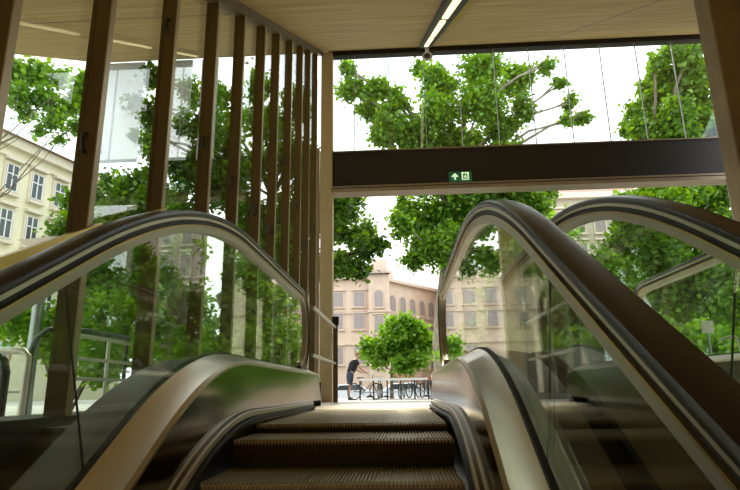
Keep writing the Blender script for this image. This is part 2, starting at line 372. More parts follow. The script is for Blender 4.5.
# ------------------------------------------------------------------ ceiling lights
def incl_box(mb, x0, x1, ya, yb, d0, d1):
    """box hugging the sloping ceiling, hanging from d0 to d1 below it"""
    mb.prism([(x0, ya, CZ(ya)-d1), (x1, ya, CZ(ya)-d1), (x1, ya, CZ(ya)-d0), (x0, ya, CZ(ya)-d0)], (0, yb-ya, .56*(yb-ya)))
def rel(mb, o): mb.v = [(x-o[0], y-o[1], z-o[2]) for x, y, z in mb.v]; return mb
O = (1.05, 6.3, CZ(6.3))
t = empty('ceiling_light', O, 'black channel light with three lit tubes on the sloping concrete ceiling', 'ceiling light')
b = MB(); incl_box(b, .92, 1.20, 3.5, 12.3, 0, .09); rel(b, O).build('channel', 'black', t)
for ya, yb in ((9.9, 11.7), (7.55, 9.6), (5.0, 7.25)):
    b = MB(); incl_box(b, 1.0, 1.085, ya, yb, .092, .12); rel(b, O).build('tube', 'tube', t)
b = MB(); incl_box(b, 1.205, 1.30, 3.5, 8.9, 0, .08); rel(b, O).build('slot_glow', 'gold', t)  # strip painted gold as the lit side wall of the light's recess
t = empty('dome_camera', (1.12, 12.6, CZ(12.6)-.04), 'small white dome camera at the outer end of the channel light', 'camera')
b = MB(); b.tube([(0,0,.0), (0,0,-.22)], .05, 10); b.build('stem', 'white', t, True)
b = MB(); b.torus((0,0,-.26), .10, .035, 'y', 16, 6); b.build('housing', 'white', t, True)
b = MB(); b.sphere((0,0,-.26), .08, 12, 8); b.build('dome', 'pane', t, True)

# ------------------------------------------------------------------ escalators
def curve(y, zf, yc, R, k=.577):
    a = math.atan(k)
    ys_ = yc - R*math.sin(a)
    if y >= yc: return zf
    if y >= ys_: return zf - (R - math.sqrt(R*R-(yc-y)**2))
    return zf - (R-R*math.cos(a)) - k*(ys_-y)
def RZ(y): return curve(y, 1.048, 3.25, 3.4)
def DZ(y): return curve(y, .355, 3.0, 2.2)
def IZ(y): return curve(y, .32, 3.1, 2.2)
def SZ(y): return curve(y, 0.0, 3.05, 2.34)
Y0 = -2.6
def frange(a, b, n): return [a+(b-a)*i/n for i in range(n+1)]
NC, NR, NCZ = 5.10, .36, 1.048-.36
rail_path = [(y, RZ(y)) for y in frange(Y0, 1.3, 8)+frange(1.4, 3.3, 22)+frange(3.6, 5.0, 5)] + \
            [(NC+NR*math.sin(a), NCZ+NR*math.cos(a)) for a in frange(0, PI, 20)] + [(4.95, NCZ-NR), (4.85, NCZ-NR-.03)]
ESC = (.05)
def make_escalator(xc, label):
    t = empty('escalator', (xc, 5.0, 0), label, 'escalator', 'escalators side by side')
    def fin_(mb, name, m, parent=t, smooth=True, lab=None):
        mb.v = [(x, y-5.0, z) for x, y, z in mb.v]; o = mb.build(name, m, parent, smooth)
        if lab: o['label'] = lab
        return o
    for s in (-1, 1):
        side = 'left' if s < 0 else 'right'
        X = -.655 if s < 0 else .668
        gx = abs(X)
        b = MB(); b.sweep(rail_path, [(X+x, q) for x, q in ((-.041,-.006),(-.043,.004),(-.038,.014),(-.020,.019),(.020,.019),(.038,.014),(.043,.004),(.041,-.006),(.034,-.010),(-.034,-.010))])
        hr = fin_(b, 'handrail', 'rubber')
        b = MB(); b.sweep(rail_path[:-2], [(X-.034,-.022),(X+.034,-.022),(X+.034,-.006),(X-.034,-.006)]); fin_(b, 'handrail_track', 'track', hr, False)
        b = MB(); b.sweep(rail_path[:-2], [(X-.022,-.044),(X+.022,-.044),(X+.022,-.022),(X-.022,-.022)]); fin_(b, 'track_groove', 'black', hr, False)
        b = MB(); b.sweep(rail_path[:-2], [(X-.026,-.078),(X+.026,-.078),(X+.026,-.044),(X-.026,-.044)]); fin_(b, 'glass_clamp', 'clamp', hr, False)
        b = MB(); b.sweep(rail_path[:-2], [(X-.030,-.050),(X+.030,-.050),(X+.030,-.043),(X-.030,-.043)]); fin_(b, 'edge_lip', 'gold_edge', hr, False)
        # glass panels
        def top(y): return RZ(y)-.07
        def bot(y): return DZ(y)-.03
        def panel(ta, tb, ba, bb, newel=False):
            N = 16
            T = [(y, top(y)) for y in frange(ta, tb, N)]; B = [(y, bot(y)) for y in frange(ba, bb, N)]
            mb = MB(); h = .006
            if newel:
                T += [(NC+(NR-.07)*math.sin(a), NCZ+(NR-.07)*math.cos(a)) for a in frange(0, PI, 16)]
                B += [(y, bot(5)) for y in frange(bb, 5.1, 16)][0:17]
                B = B[:len(T)]
            rows = [[(X-h, tt[0], tt[1]), (X+h, tt[0], tt[1]), (X+h, bb_[0], bb_[1]), (X-h, bb_[0], bb_[1])] for tt, bb_ in zip(T, B)]
            mb.loft(rows); return mb
        fin_(panel(Y0, 1.478, Y0+.25, 1.698), 'glass_panel', 'glass_b', smooth=False)
        fin_(panel(1.485, 3.552, 1.705, 3.582), 'glass_panel', 'glass_b', smooth=False)
        fin_(panel(3.558, 5.0, 3.588, 4.6, True), 'glass_panel', 'glass_b', smooth=False)
        for (ya, yb) in ((1.482, 1.70), (3.555, 3.585)):
            b = MB()
            b.prism([(X-.002, ya-.003, top(ya)), (X-.002, ya+.003, top(ya)), (X-.002, yb+.003, bot(yb)), (X-.002, yb-.003, bot(yb))], (.004, 0, 0))
            fin_(b, 'joint_seal', 'seal', smooth=False)
        # decks, cladding, skirt
        yy = frange(Y0, 1.6, 6)+frange(1.7, 3.1, 22)+frange(3.5, 5.6, 4)+[5.70, 5.76, 5.79]
        def endz(y): return 0 if y <= 5.6 else (.012 if y < 5.72 else .035 if y < 5.78 else .075)
        b = MB(); b.loft([[(s*.652, y, DZ(y)-endz(y)), (s*.563, y, IZ(y)-endz(y)), (s*.556, y, IZ(y)-.020-endz(y)), (s*.652, y, DZ(y)-.08-endz(y))] for y in yy])
        dk = fin_(b, 'inner_deck', 'steel')
        b = MB(); b.loft([[(s*.565, y, IZ(y)+.003-endz(y)), (s*.551, y, IZ(y)-.006-endz(y)), (s*.551, y, IZ(y)-.018-endz(y)), (s*.558, y, IZ(y)-.020-endz(y))] for y in yy])
        fin_(b, 'edge_bead', 'comb', dk)
        b = MB(); b.loft([[(s*.648, y, DZ(y)-.006), (s*.653, y, DZ(y)+.008), (s*(gx+.012), y, DZ(y)+.010), (s*(gx+.02), y, DZ(y)-.004)] for y in yy[:-3]])
        fin_(b, 'glass_gasket', 'seal')
        b = MB(); b.loft([[(s*(gx+.015), y, DZ(y)-endz(y)), (s*.855, y, DZ(y)-.02-endz(y)), (s*.86, y, DZ(y)-.05-endz(y)), (s*(gx+.015), y, DZ(y)-.05-endz(y))] for y in yy])
        fin_(b, 'outer_deck', 'dull_steel')
        b = MB(); b.loft([[(s*.835, y, DZ(y)-.05-endz(y)), (s*.85, y, DZ(y)-.05-endz(y)), (s*.85, y, min(DZ(y)-.9, -.3)), (s*.835, y, min(DZ(y)-.9, -.3))] for y in yy])
        fin_(b, 'outer_cladding', 'clad')
        b = MB(); b.loft([[(s*.554, y, IZ(y)-.018-endz(y)), (s*.538, y, SZ(y)+.07), (s*.55, y, SZ(y)+.06), (s*.568, y, IZ(y)-.022-endz(y))] for y in yy])
        fin_(b, 'inner_cladding', 'clad')
        b = MB(); b.box(min(s*.54, s*.85), max(s*.54, s*.85), 5.74, 5.76, -.05, .24)
        fin_(b, 'end_cap', 'clad', smooth=False)
        b = MB(); b.loft([[(s*.515, y, SZ(y)+.075), (s*.515, y, SZ(y)-.35), (s*.528, y, SZ(y)-.35), (s*.555, y, SZ(y)+.075)] for y in yy if y < 5.3])
        sk = fin_(b, 'skirt_panel', 'skirt')
        ys2 = [y for y in yy if y < 4.7]+[4.9, 5.05]
        b = MB(); b.loft([[(s*.542, y, SZ(y)+.080), (s*.505, y, SZ(y)+.064), (s*.503, y, SZ(y)+.044), (s*.516, y, SZ(y)+.040)] for y in ys2])
        fin_(b, 'skirt_brush', 'brush', sk)
        b = MB(); b.loft([[(s*.515, y, SZ(y)+.036), (s*.488, y, SZ(y)+.030), (s*.488, y, SZ(y)+.018), (s*.515, y, SZ(y)+.018)] for y in ys2])
        fin_(b, 'brush_bristles', 'black', sk)
    # steps
    def rib_section(n=66, x0=-.485, x1=.485, d=.010):
        pts = []; p = (x1-x0)/n
        for i in range(n):
            a = x0+p*i
            pts += [(a, 0), (a+p*.52, 0), (a+p*.52, -d), (a+p, -d)]
        return pts + [(x1, -d)]
    sec = rib_section()
    tread = riser = None
    for k in range(-11, 8):
        yn = 2.2 + .4*(k-1) + .4
        yn = 2.2 + .4*k
        if yn > 4.7: continue
        z = SZ(yn)
        if k < -8: continue
        mb = MB(); m = len(sec)
        rows = [(-.004, -.012), (0, 0), (.395, 0)]
        vs = [(x, yy_, zz+q) for (yy_, zz) in rows for x, q in sec]
        fs = [(i*m+j_, i*m+j_+1, (i+1)*m+j_+1, (i+1)*m+j_) for i in range(len(rows)-1) for j_ in range(m-1)]
        if tread is None:
            mb.add(vs, fs); st = mb.build('step', 'tread', t)
            mb = MB(); rp_ = [(.000, -.012), (.012, -.10), (.035, -.19), (.07, -.27)]
            vs = [(x, yy_ - q*.8*0 + (0 if q == 0 else .008), zz) for (yy_, zz) in rp_ for x, q in sec]
            mb.add(vs, [(i*m+j_, i*m+j_+1, (i+1)*m+j_+1, (i+1)*m+j_) for i in range(len(rp_)-1) for j_ in range(m-1)])
            rs = mb.build('riser', 'riser', st); tread, riser = st, rs
        else:
            st = tread.copy(); COL.objects.link(st); st.parent = t
            rs = riser.copy(); COL.objects.link(rs); rs.parent = st
        st.location = (0, yn-5.0, z)
    # comb and landing plate
    b = MB(); b.prism([(-.50, 4.985, .004), (-.50, 5.16, .020), (-.50, 5.16, -.03), (-.50, 4.985, -.008)], (1.0, 0, 0)); cb = fin_(b, 'comb_plate', 'comb', smooth=False)
    b = MB()
    for i in range(66):
        x = -.485+.97/66*(i+.76); b.prism([(x-.0028, 4.90, -.006), (x+.0028, 4.90, -.006), (x+.0028, 4.99, .006), (x-.0028, 4.99, .006)], (0, 0, -.005))
    o = fin_(b, 'comb_teeth', 'comb', cb, False)
    b = MB(); b.box(-.54, .54, 5.16, 5.86, -.05, .018); fin_(b, 'landing_plate', 'plate', smooth=False)
    return t
esc = make_escalator(0.0, 'escalator nearest the left glass wall, its steps filling the foreground')
e2 = copy_tree(esc); e2.location.x = 1.80
e2['label'] = 'second escalator to the right, seen through the balustrade glass'

# guard rail beyond the newel
t = empty('guard_rail', (-.64, 5.95, 0), 'steel guard rail of two horizontal tubes beside the corner post', 'railing')
b = MB(); b.tube([(0,-.15,1.0), (0,1.9,1.0)], .021, 10); b.build('top_rail', 'steel', t, True)
b = MB(); b.tube([(0,-.15,.51), (0,1.9,.51)], .018, 10); b.build('middle_rail', 'steel', t, True)
b = MB(); b.box(-.03,.03,1.87,1.93,0,1.05); b.build('post', 'fin', t)
b = MB(); b.box(-.045,.045,1.85,1.95,1.04,1.15); b.build('reader_box', 'black', t)
b = MB(); b.tube([(-.0,1.25,.53), (.03,1.22,.62), (.03,1.22,.84), (0,1.25,.93)], .012, 6); b.build('bracket', 'steel', t, True)

# ------------------------------------------------------------------ trees
def leaf_mesh(centres, radii, sizes, name, m, parent, dens=600., clump=12):
    allp, alln, alls = [], [], []
    for c_, r, sz in zip(centres, radii, sizes):
        n = int(2.3*dens*r*r*(.19/sz)**2); k = max(4, int(clump*max(r, .6)))
        cc = rng.normal(0, 1, (k, 3)); cc /= np.linalg.norm(cc, axis=1)[:, None]; cc *= (rng.random((k, 1))**.45)*r*.85; cc[:, 2] *= .85
        idx = rng.integers(0, k, n)
        p = np.array(c_)[None]+cc[idx]+rng.normal(0, r*.20+.06, (n, 3))
        allp.append(p); alls.append(sz*(.65+.7*rng.random(n)))
        nn = rng.normal(0, 1, (n, 3)); nn[:, 2] = np.abs(nn[:, 2])+.35; alln.append(nn)
    P = np.concatenate(allp); N = np.concatenate(alln); S = np.concatenate(alls); n = len(P)
    N /= np.linalg.norm(N, axis=1)[:, None]
    A = rng.normal(0, 1, (n, 3)); A -= N*(A*N).sum(1)[:, None]; A /= np.linalg.norm(A, axis=1)[:, None]; B = np.cross(N, A)
    # lobed leaf folded along its midrib: tip, base and three points a side
    loc = np.array([(-.5,0,0),(.55,0,-.06),(-.30,.42,.10),(.02,.30,.05),(.20,.50,.08),(-.30,-.42,.10),(.02,-.30,.05),(.20,-.50,.08)])
    V = P[:, None]+S[:, None, None]*(loc[None, :, 0:1]*A[:, None]+loc[None, :, 1:2]*B[:, None]+loc[None, :, 2:3]*N[:, None])
    quad = np.array([(0,1,4,3),(0,6,7,1)]); tri = np.array([(0,3,2),(0,5,6)])
    base = (np.arange(n)*8)[:, None, None]
    lq = (quad[None]+base).reshape(-1); lt = (tri[None]+base).reshape(-1)
    loops = np.concatenate([lq, lt]); starts = np.concatenate([np.arange(0, len(lq), 4), len(lq)+np.arange(0, len(lt), 3)])
    tot = np.concatenate([np.full(len(lq)//4, 4), np.full(len(lt)//3, 3)])
    me = bpy.data.meshes.new(name); me.vertices.add(n*8); me.vertices.foreach_set('co', V.reshape(-1))
    me.loops.add(len(loops)); me.loops.foreach_set('vertex_index', loops.astype(np.int32))
    me.polygons.add(len(starts)); me.polygons.foreach_set('loop_start', starts.astype(np.int32)); me.polygons.foreach_set('loop_total', tot.astype(np.int32))
    me.update(calc_edges=True); me.validate()
    me.materials.append(MT[m]); o = bpy.data.objects.new(name, me); COL.objects.link(o); o.parent = parent
    return o

def tree(name, label, base, trunk_pts, r0, blobs, leafm, size=.19, dens=600., bark='bark', group=None, limb=.018, lmin=.03, clump=12):
    """blobs: (x, y, z, r) in world space; trunk_pts relative to the base"""
    B = Vector(base); t = empty(name, B, label, 'tree', group)
    tp = [Vector(p) for p in trunk_pts]
    b = MB(); n = len(tp)
    b.tube([(0,0,-.1)]+tp, [r0*1.35]+[r0*(1-.55*i/max(1, n-1)) for i in range(n)], 12)
    cen = [Vector(q[:3])-B for q in blobs]
    # limbs grow from the trunk to the blobs, bending upward
    for i, c_ in enumerate(cen):
        lo = [p for p in tp if p.z < c_.z+.3 and p.z > .35*tp[-1].z] or [tp[len(tp)//2]]
        s_ = min(lo, key=lambda p: (p-c_).length + .6*abs(p.z-(c_.z*.7)))
        d = c_-s_; L = d.length
        mid1 = s_+d*.35+Vector((0,0,-.06*L))+Vector((random.uniform(-.06,.06), random.uniform(-.06,.06), 0))*L
        mid2 = s_+d*.7+Vector((0,0,.03*L))+Vector((random.uniform(-.05,.05), random.uniform(-.05,.05), 0))*L
        ra = min(r0*.42, limb*L+lmin)
        b.tube([s_, mid1, mid2, c_, c_+d.normalized()*blobs[i][3]*.5], [ra, ra*.75, ra*.5, ra*.3, .012], 6)
        for q in range(5):
            e_ = c_+Vector((random.gauss(0,1), random.gauss(0,1), random.gauss(0,.7)+.2)).normalized()*blobs[i][3]*.85
            b.tube([mid2.lerp(c_, random.uniform(.1, 1)), c_.lerp(e_, .5)+Vector((0,0,.05)), e_], [ra*.28+.006, ra*.16+.005, .005], 5)
    b.build('trunk', bark, t, True)
    leaf_mesh(cen, [q[3] for q in blobs], [size]*len(blobs), 'foliage', leafm, t, dens, clump)
    return t
def PB(Y, lst, jit=1.2):
    out = []
    for px, py, rp_ in lst:
        yv = Y+random.uniform(-jit, jit); p = at(px, py, yv); out.append((p.x, p.y, p.z, 1.12*rp_*yv/F_PX))
    return out

# the big plane tree in front of the entrance
Yt = 24.
bl = PB(Yt, [(352,88,15),(378,92,14),(370,112,14),(396,118,17),(382,138,15),(412,138,18),(398,98,12),(440,82,22),(436,115,24),(452,140,22),(478,72,22),(482,105,26),(500,130,22),(515,80,18),(524,108,14),
    (545,66,8),(572,102,8),(582,116,9),(566,122,7),(560,84,7),(420,70,9),(345,70,9),(470,152,20),(425,170,25),(470,180,28),(510,165,20),(535,175,12),
    (405,205,12),(398,228,12),(418,222,16),(440,215,20),(432,250,20),(412,262,12),(462,238,24),(460,262,16),(490,225,22),(490,258,16),(515,212,16),(538,203,10),(500,200,16),(520,195,14),(475,205,18),(545,192,10),(455,205,16),(500,250,20),(525,240,16),(425,245,14)], 1.5)
b0 = at(441, 380, Yt); b0.z = GZ
tree('plane_tree', 'large plane tree with pale trunk in front of the entrance beam', b0, [(0,0,1), (-.05,0,2.2), (.15,.1,4), (.5,.1,6), (.9,0,8), (1.3,.1,10.5), (1.7,0,13)], .27, bl, 'leaf_mid', .16, 560, 'bark_pale')
# left-front tree with forked trunk, seen beside the post
Yt = 17.
bl = PB(Yt, [(345,210,16),(350,200,12),(365,250,10),(358,235,16),(342,262,16),(355,266,12),(378,247,8),(338,225,14),(325,190,22),(300,215,24),(285,250,24),(262,225,24),(250,265,22),(300,272,20),(270,285,20),
    (300,110,18),(268,120,22),(285,160,24),(245,170,22),(255,85,16),(310,165,16),(235,120,16),(240,200,14)], 1.5)
b0 = at(276, 372, Yt); b0.z = GZ
tree('broad_tree', 'dark leafy tree with forked trunk just outside glass wall beside pale post', b0, [(0,0,1), (-.1,0,2.0), (-.2,.1,3.4), (-.3,0,5), (-.3,.2,6.5)], .40, bl, 'leaf_dark', .135, 640)
b = MB(); tt = [o for o in bpy.data.objects if o.parent and o.parent.name == 'broad_tree' and o.name.startswith('trunk')][0]
b.tube([(-.02,0,1.2), (.35,0,2.2), (.75,.1,3.2), (1.2,.1,4.6)], [.26,.22,.17,.10], 10); b.build('fork', 'bark', bpy.data.objects['broad_tree'], True)
# trees through the left glass
Yt = 14.3
bl = PB(Yt, [(150,110,18),(170,130,20),(230,150,20),(120,215,20),(160,205,22),(205,170,22),(75,205,14),(180,215,22),(185,95,16),(218,95,16),(205,130,20),(160,150,20),(190,175,24),(140,190,22),(220,190,22),(118,185,14),(125,230,28),(95,260,26),(150,262,28),(75,232,20),(62,262,20),(95,200,14),(120,300,24),(150,75,12),(175,240,14),(85,285,20)], 1.3)
b0 = at(168, 380, Yt); b0.z = GZ
tree('leafy_tree', 'dense tree outside behind the second and third bronze fins', b0, [(0,0,1), (.1,0,2.2), (0,.1,3.6), (-.1,0,5), (.1,.2,6.3)], .30, bl, 'leaf_dark', .12, 640)
Yt = 15.
bl = PB(Yt, [(28,72,16),(55,78,16),(15,92,12),(42,98,14),(70,100,14),(58,120,12),(25,112,9),(75,128,9),(88,85,14),(10,70,12),(40,130,7),(90,115,12),(60,140,6)], 1.0)
b0 = at(-75, 385, Yt); b0.z = GZ
tree('overhanging_tree', 'tree spreading sparse leafy branches below canopy edge at top left', b0, [(0,0,1.5), (.2,0,3.5), (.3,.1,5.5), (.4,.1,7.5), (.5,0,9.6)], .17, bl, 'leaf_mid', .14, 480, limb=.003, lmin=.012)
# right side trees
Yt = 21.
bl = PB(Yt, [(690,50,18),(668,72,18),(700,80,22),(660,105,18),(690,118,24),(640,128,12),(715,130,20),(672,140,20),(730,70,20),(632,215,22),(665,210,24),(700,205,24),(725,235,24),(622,240,14),(640,250,22),(680,250,28),(715,275,26),(625,205,14),(650,195,18),(690,190,18),(720,195,18),(735,260,22),(655,225,22),(605,275,22),(640,290,26),(680,300,28),(735,310,26),(655,65,9),(640,112,14),(632,128,10),(650,132,14),(652,90,12),(668,95,16),(682,80,16),(676,115,16),(692,100,16),(708,120,16)], 1.5)
b0 = at(668, 385, Yt); b0.z = GZ
tree('leafy_tree', 'dense green tree outside at right between beam and column', b0, [(0,0,1.2), (.1,0,2.5), (.3,.1,4), (.5,0,5.5), (.7,.2,7)], .26, bl, 'leaf_mid', .165, 640)
Yt = 18.
bl = PB(Yt, [(590,290,16),(560,300,18),(520,262,18),(510,300,14),(530,310,20),(575,325,18),(610,330,18),(540,340,16)], 1.0)
b0 = at(545, 385, Yt); b0.z = GZ
tree('young_tree', 'young tree outside showing through the right balustrade glass', b0, [(0,0,.8), (.05,0,1.8), (0,.05,2.8)], .12, bl, 'leaf_soft', .16, 520)
# small round tree
Yt = 26.
bl = PB(Yt, [(375,345,12),(388,332,12),(402,330,13),(418,334,12),(428,348,10),(412,350,14),(395,352,14),(380,358,9),(404,365,9),(422,362,8),(366,352,7),(432,340,6)], .8)
b0 = at(392, 400, Yt); b0.z = GZ
tree('round_tree', 'small lime green round-headed street tree behind the cyclist', b0, [(0,0,.6), (.02,0,1.2), (.05,0,1.9)], .075, bl, 'leaf_lime', .16, 900)
# shrubs along the left ramp and far greenery
def shrub(label, Y, lst, leafm, size, dens, group=None):
    bl = PB(Y, lst, .8); x = sum(q[0] for q in bl)/len(bl); B = Vector((x, Y, GZ)); t = empty('shrub', B, label, 'shrub', group)
    b = MB()
    for q in bl: b.tube([(random.uniform(-.1,.1), 0, 0), ((q[0]-x)*.5, (q[1]-Y)*.5, (q[2]-GZ)*.6), (q[0]-x, q[1]-Y, q[2]-GZ)], [.035, .022, .01], 6)
    b.build('stems', 'bark', t, True)
    leaf_mesh([Vector(q[:3])-B for q in bl], [q[3] for q in bl], [size]*len(bl), 'foliage', leafm, t, dens)
shrub('bright shrub outside behind the cream ramp railing', 12.2, [(95,325,24),(70,318,22),(115,345,22),(45,330,22),(130,320,18),(20,322,20),(60,350,18),(100,365,18)], 'leaf_lime', .12, 620)
shrub('green shrub outside between the third and fourth bronze fins', 10.5, [(165,335,18),(185,345,14),(212,352,14),(180,358,16)], 'leaf_mid', .13, 620)
shrub('low hedge outside seen low in the right balustrade glass', 15.2, [(560,355,22),(600,350,24),(640,345,26),(680,350,24),(705,348,22),(520,360,18)], 'leaf_lime', .14, 620)
shrub('bush seen beside the newel of the right balustrade', 20., [(456,345,9),(450,358,8),(462,362,8),(500,335,16),(512,350,14)], 'leaf_lime', .15, 620)
Yt = 38.
for k, (px, lab) in enumerate(((165, 'distant tree behind the third bronze fin'), (530, 'distant tree behind the right balustrade'), (760, 'distant tree at right edge beyond the second escalator'))):
    bl = PB(Yt, [(px+dx, py, 30) for dx, py in ((-22,300),(20,300),(0,270),(-30,340),(28,340),(0,330),(-10,240),(14,245))], 2)
    b0 = at(px, 388, Yt); b0.z = -.9
    tree('distant_tree', lab, b0, [(0,0,1.5), (0,0,4), (.1,0,6.5)], .3, bl, 'leaf_soft' if k in (0,) else 'leaf_mid', .34, 420, group='distant trees across the street')

# ------------------------------------------------------------------ buildings
def facade_windows(root, P, ang, wins, frame_m, pane_m, off=.02, arch=False, sash_m='sash'):
    """wins: (s, z_centre, w, h, arch?) along direction ang (deg from +Y); frames stand on the facade"""
    d = Vector((math.sin(math.radians(ang)), math.cos(math.radians(ang)), 0)); n = Vector((d.y, -d.x, 0)); P = Vector(P)
    if n.dot(CAM-P) < 0: n = -n
    O = root.location
    for s_, zc, ww, hh, ar in wins:
        c_ = P + d*s_; c_.z = zc; c_ = c_-O + n*off
        def pt(a, z): return c_ + d*a + Vector((0,0,z))
        def outline(k):
            a = ww/2+k; lo = -hh/2-k*.6; hi = hh/2+k
            if not ar: return [pt(-a, lo), pt(a, lo), pt(a, hi), pt(-a, hi)]
            return [pt(-a, lo), pt(a, lo)] + [pt(a*math.cos(q), hi-a+a*math.sin(q)) for q in frange(0, PI, 8)]
        mb = MB(); mb.prism(outline(.10*ww/1.2+.05), n*.10)
        # sill and hood
        mb.prism([pt(-ww*.68, -hh/2-.30), pt(ww*.68, -hh/2-.30), pt(ww*.68, -hh/2-.12), pt(-ww*.68, -hh/2-.12)], n*.34)
        if not ar: mb.prism([pt(-ww*.70, hh/2+.28), pt(ww*.70, hh/2+.28), pt(ww*.70, hh/2+.48), pt(-ww*.70, hh/2+.48)], n*.34)
        f_ = mb.build('window', frame_m, root)
        mb = MB(); mb.prism([p+n*.101 for p in outline(0)], n*.02); mb.build('pane', pane_m, f_)
        mb = MB(); tb = .035
        for a in (-ww/2+tb, 0, ww/2-tb): mb.prism([pt(a-tb, -hh/2)+n*.122, pt(a+tb, -hh/2)+n*.122, pt(a+tb, hh/2-(ww/2 if ar and a else 0))+n*.122, pt(a-tb, hh/2-(ww/2 if ar and a else 0))+n*.122], n*.03)
        for z in (-hh/2+tb, hh*.16): mb.prism([pt(-ww/2, z-tb)+n*.122, pt(ww/2, z-tb)+n*.122, pt(ww/2, z+tb)+n*.122, pt(-ww/2, z+tb)+n*.122], n*.03)
        mb.build('sash', sash_m, f_)
def wall_block(root, P, ang, s0, s1, z0, z1, depth, m, name='wall'):
    d = Vector((math.sin(math.radians(ang)), math.cos(math.radians(ang)), 0)); n = Vector((d.y, -d.x, 0)); P = Vector(P)
    if n.dot(CAM-P) < 0: n = -n
    a = P+d*s0-root.location; b_ = P+d*s1-root.location; a.z = b_.z = z0-root.location.z
    mb = MB(); mb.prism([a, b_, b_-n*depth, a-n*depth], (0,0,z1-z0)); return mb.build(name, m, root)
def band(root, P, ang, s0, s1, z0, z1, outd, m, name):
    d = Vector((math.sin(math.radians(ang)), math.cos(math.radians(ang)), 0)); n = Vector((d.y, -d.x, 0)); P = Vector(P)
    if n.dot(CAM-P) < 0: n = -n
    a = P+d*s0-root.location; b_ = P+d*s1-root.location; a.z = b_.z = z0-root.location.z
    mb = MB(); mb.prism([a-n*.1, b_-n*.1, b_+n*outd, a+n*outd], (0,0,z1-z0)); return mb.build(name, m, root)
def gable_roof(root, P, ang, s0, s1, z0, h, depth, ov, m):
    d = Vector((math.sin(math.radians(ang)), math.cos(math.radians(ang)), 0)); n = Vector((d.y, -d.x, 0)); P = Vector(P)
    if n.dot(CAM-P) < 0: n = -n
    a = P+d*s0-root.location; a.z = z0-root.location.z
    mb = MB(); mb.prism([a+n*ov, a-n*(depth/2)+Vector((0,0,h)), a-n*depth], d*(s1-s0)); return mb.build('roof', m, root)

# pink palace across the street
Pm = at(379, 300, 85); R1 = empty('historic_building', (Pm.x, Pm.y, -.9), 'large pinkish historic building with arched windows across the street', 'building')
R1z = -.9
wall_block(R1, Pm, 90, -24, -1.0, R1z, 16.4, 14, 'pink')
wall_block(R1, Pm+Vector((0,-1.2,0)), 90, -1.5, 1.6, R1z, 17.0, 14, 'pink', 'bay')
wall_block(R1, Pm, 36, .6, 17.2, R1z, 16.3, 12, 'pink')
Pc = Pm+Vector((math.sin(math.radians(36))*17.2, math.cos(math.radians(36))*17.2, 0))
wall_block(R1, Pc+Vector((0,-9,0)), 90, 0, 24, R1z, 16.6, 14, 'pink', 'wing')
for (P_, an, a, b2, zt) in ((Pm, 90, -24, -1.4, 16.4), (Pm, 36, .9, 17.2, 16.3), (Pm+Vector((0,-1.2,0)), 90, -1.7, 1.8, 17.0), (Pc+Vector((0,-9,0)), 90, -.2, 24, 16.6)):
    band(R1, P_, an, a, b2, zt, zt+.45, .7, 'pink_trim', 'cornice'); band(R1, P_, an, a, b2, 12.0-.75, 12.0-.45, .25, 'pink_trim', 'string_course'); band(R1, P_, an, a, b2, 6.6, 6.9, .25, 'pink_trim', 'string_course')
gable_roof(R1, Pm, 90, -24, -.5, 16.8, 3.4, 14, .5, 'roof_pink'); gable_roof(R1, Pm, 36, -1, 17.2, 16.7, 3.2, 12, .5, 'roof_pink'); gable_roof(R1, Pc+Vector((0,-9,0)), 90, 0, 24, 17, 3, 14, .5, 'roof_pink')
d36 = Vector((math.sin(math.radians(36)), math.cos(math.radians(36)), 0))
mb = MB(); q = Vector((.2, 3, 17.5)); mb.box(q.x-1.2, q.x+1.0, q.y, q.y+1.5, q.z, q.z+3.6); mb.build('chimney', 'pink_trim', R1)
mb = MB(); q = d36*3.2; mb.box(q.x-.3, q.x+.3, q.y+.1, q.y+.7, 17.3, 19.2); mb.build('chimney', 'pink_trim', R1)
# curved pediment over the bay
mb = MB(); mb.prism([Vector((1.7*math.cos(a), -1.9, 17.9+1.25*math.sin(a))) for a in frange(0, PI, 12)], (0, 1.2, 0)); mb.build('pediment', 'pink_trim', R1)
WA = [(-3.0, 13.4, 1.7, 2.1, 0), (-3.05, 10.1, 1.6, 2.3, 0), (-3.0, 5.0, 1.6, 2.4, 0), (-6.3, 13.4, 1.7, 2.1, 0), (-6.3, 10.1, 1.6, 2.3, 0), (-6.3, 5.0, 1.6, 2.4, 0), (-9.6, 13.4, 1.7, 2.1, 0), (-9.6, 10.1, 1.6, 2.3, 0), (-13, 13.4, 1.7, 2.1, 0), (-13, 10.1, 1.6, 2.3, 0)]
facade_windows(R1, Pm, 90, WA, 'pink_trim', 'pane_pale', sash_m='pink_sash')
facade_windows(R1, Pm+Vector((0,-1.2,0)), 90, [(0, 13.3, 1.3, 2.5, 1), (0, 9.4, 1.3, 2.4, 0), (0, 4.6, 1.3, 2.6, 1)], 'pink_trim', 'pane_pale', sash_m='pink_sash')
facade_windows(R1, Pm, 36, [(s_, z, 1.5, h, ar) for s_ in (3.3, 6.0, 8.7, 11.4, 14.1) for z, h, ar in ((13.1, 2.5, 1), (9.0, 2.3, 0), (4.6, 2.4, 1))], 'pink_trim', 'pane_pale', sash_m='pink_sash')
facade_windows(R1, Pc+Vector((0,-9,0)), 90, [(s_, z, 1.7, 2.3, 0) for s_ in (1.5, 5.0, 8.5, 12) for z in (13.4, 10.0, 5)], 'pink_trim', 'pane_pale', sash_m='pink_sash')
band(R1, Pm, 36, 1.7, 17, R1z, 2.4, .12, 'brick', 'brick_plinth')
facade_windows(R1, Pm, 36, [(s_, .6, 1.6, 2.4, 1) for s_ in (3.3, 6.0, 8.7, 11.4, 14.1)], 'brick', 'pane_pale', .14, sash_m='pink_sash')
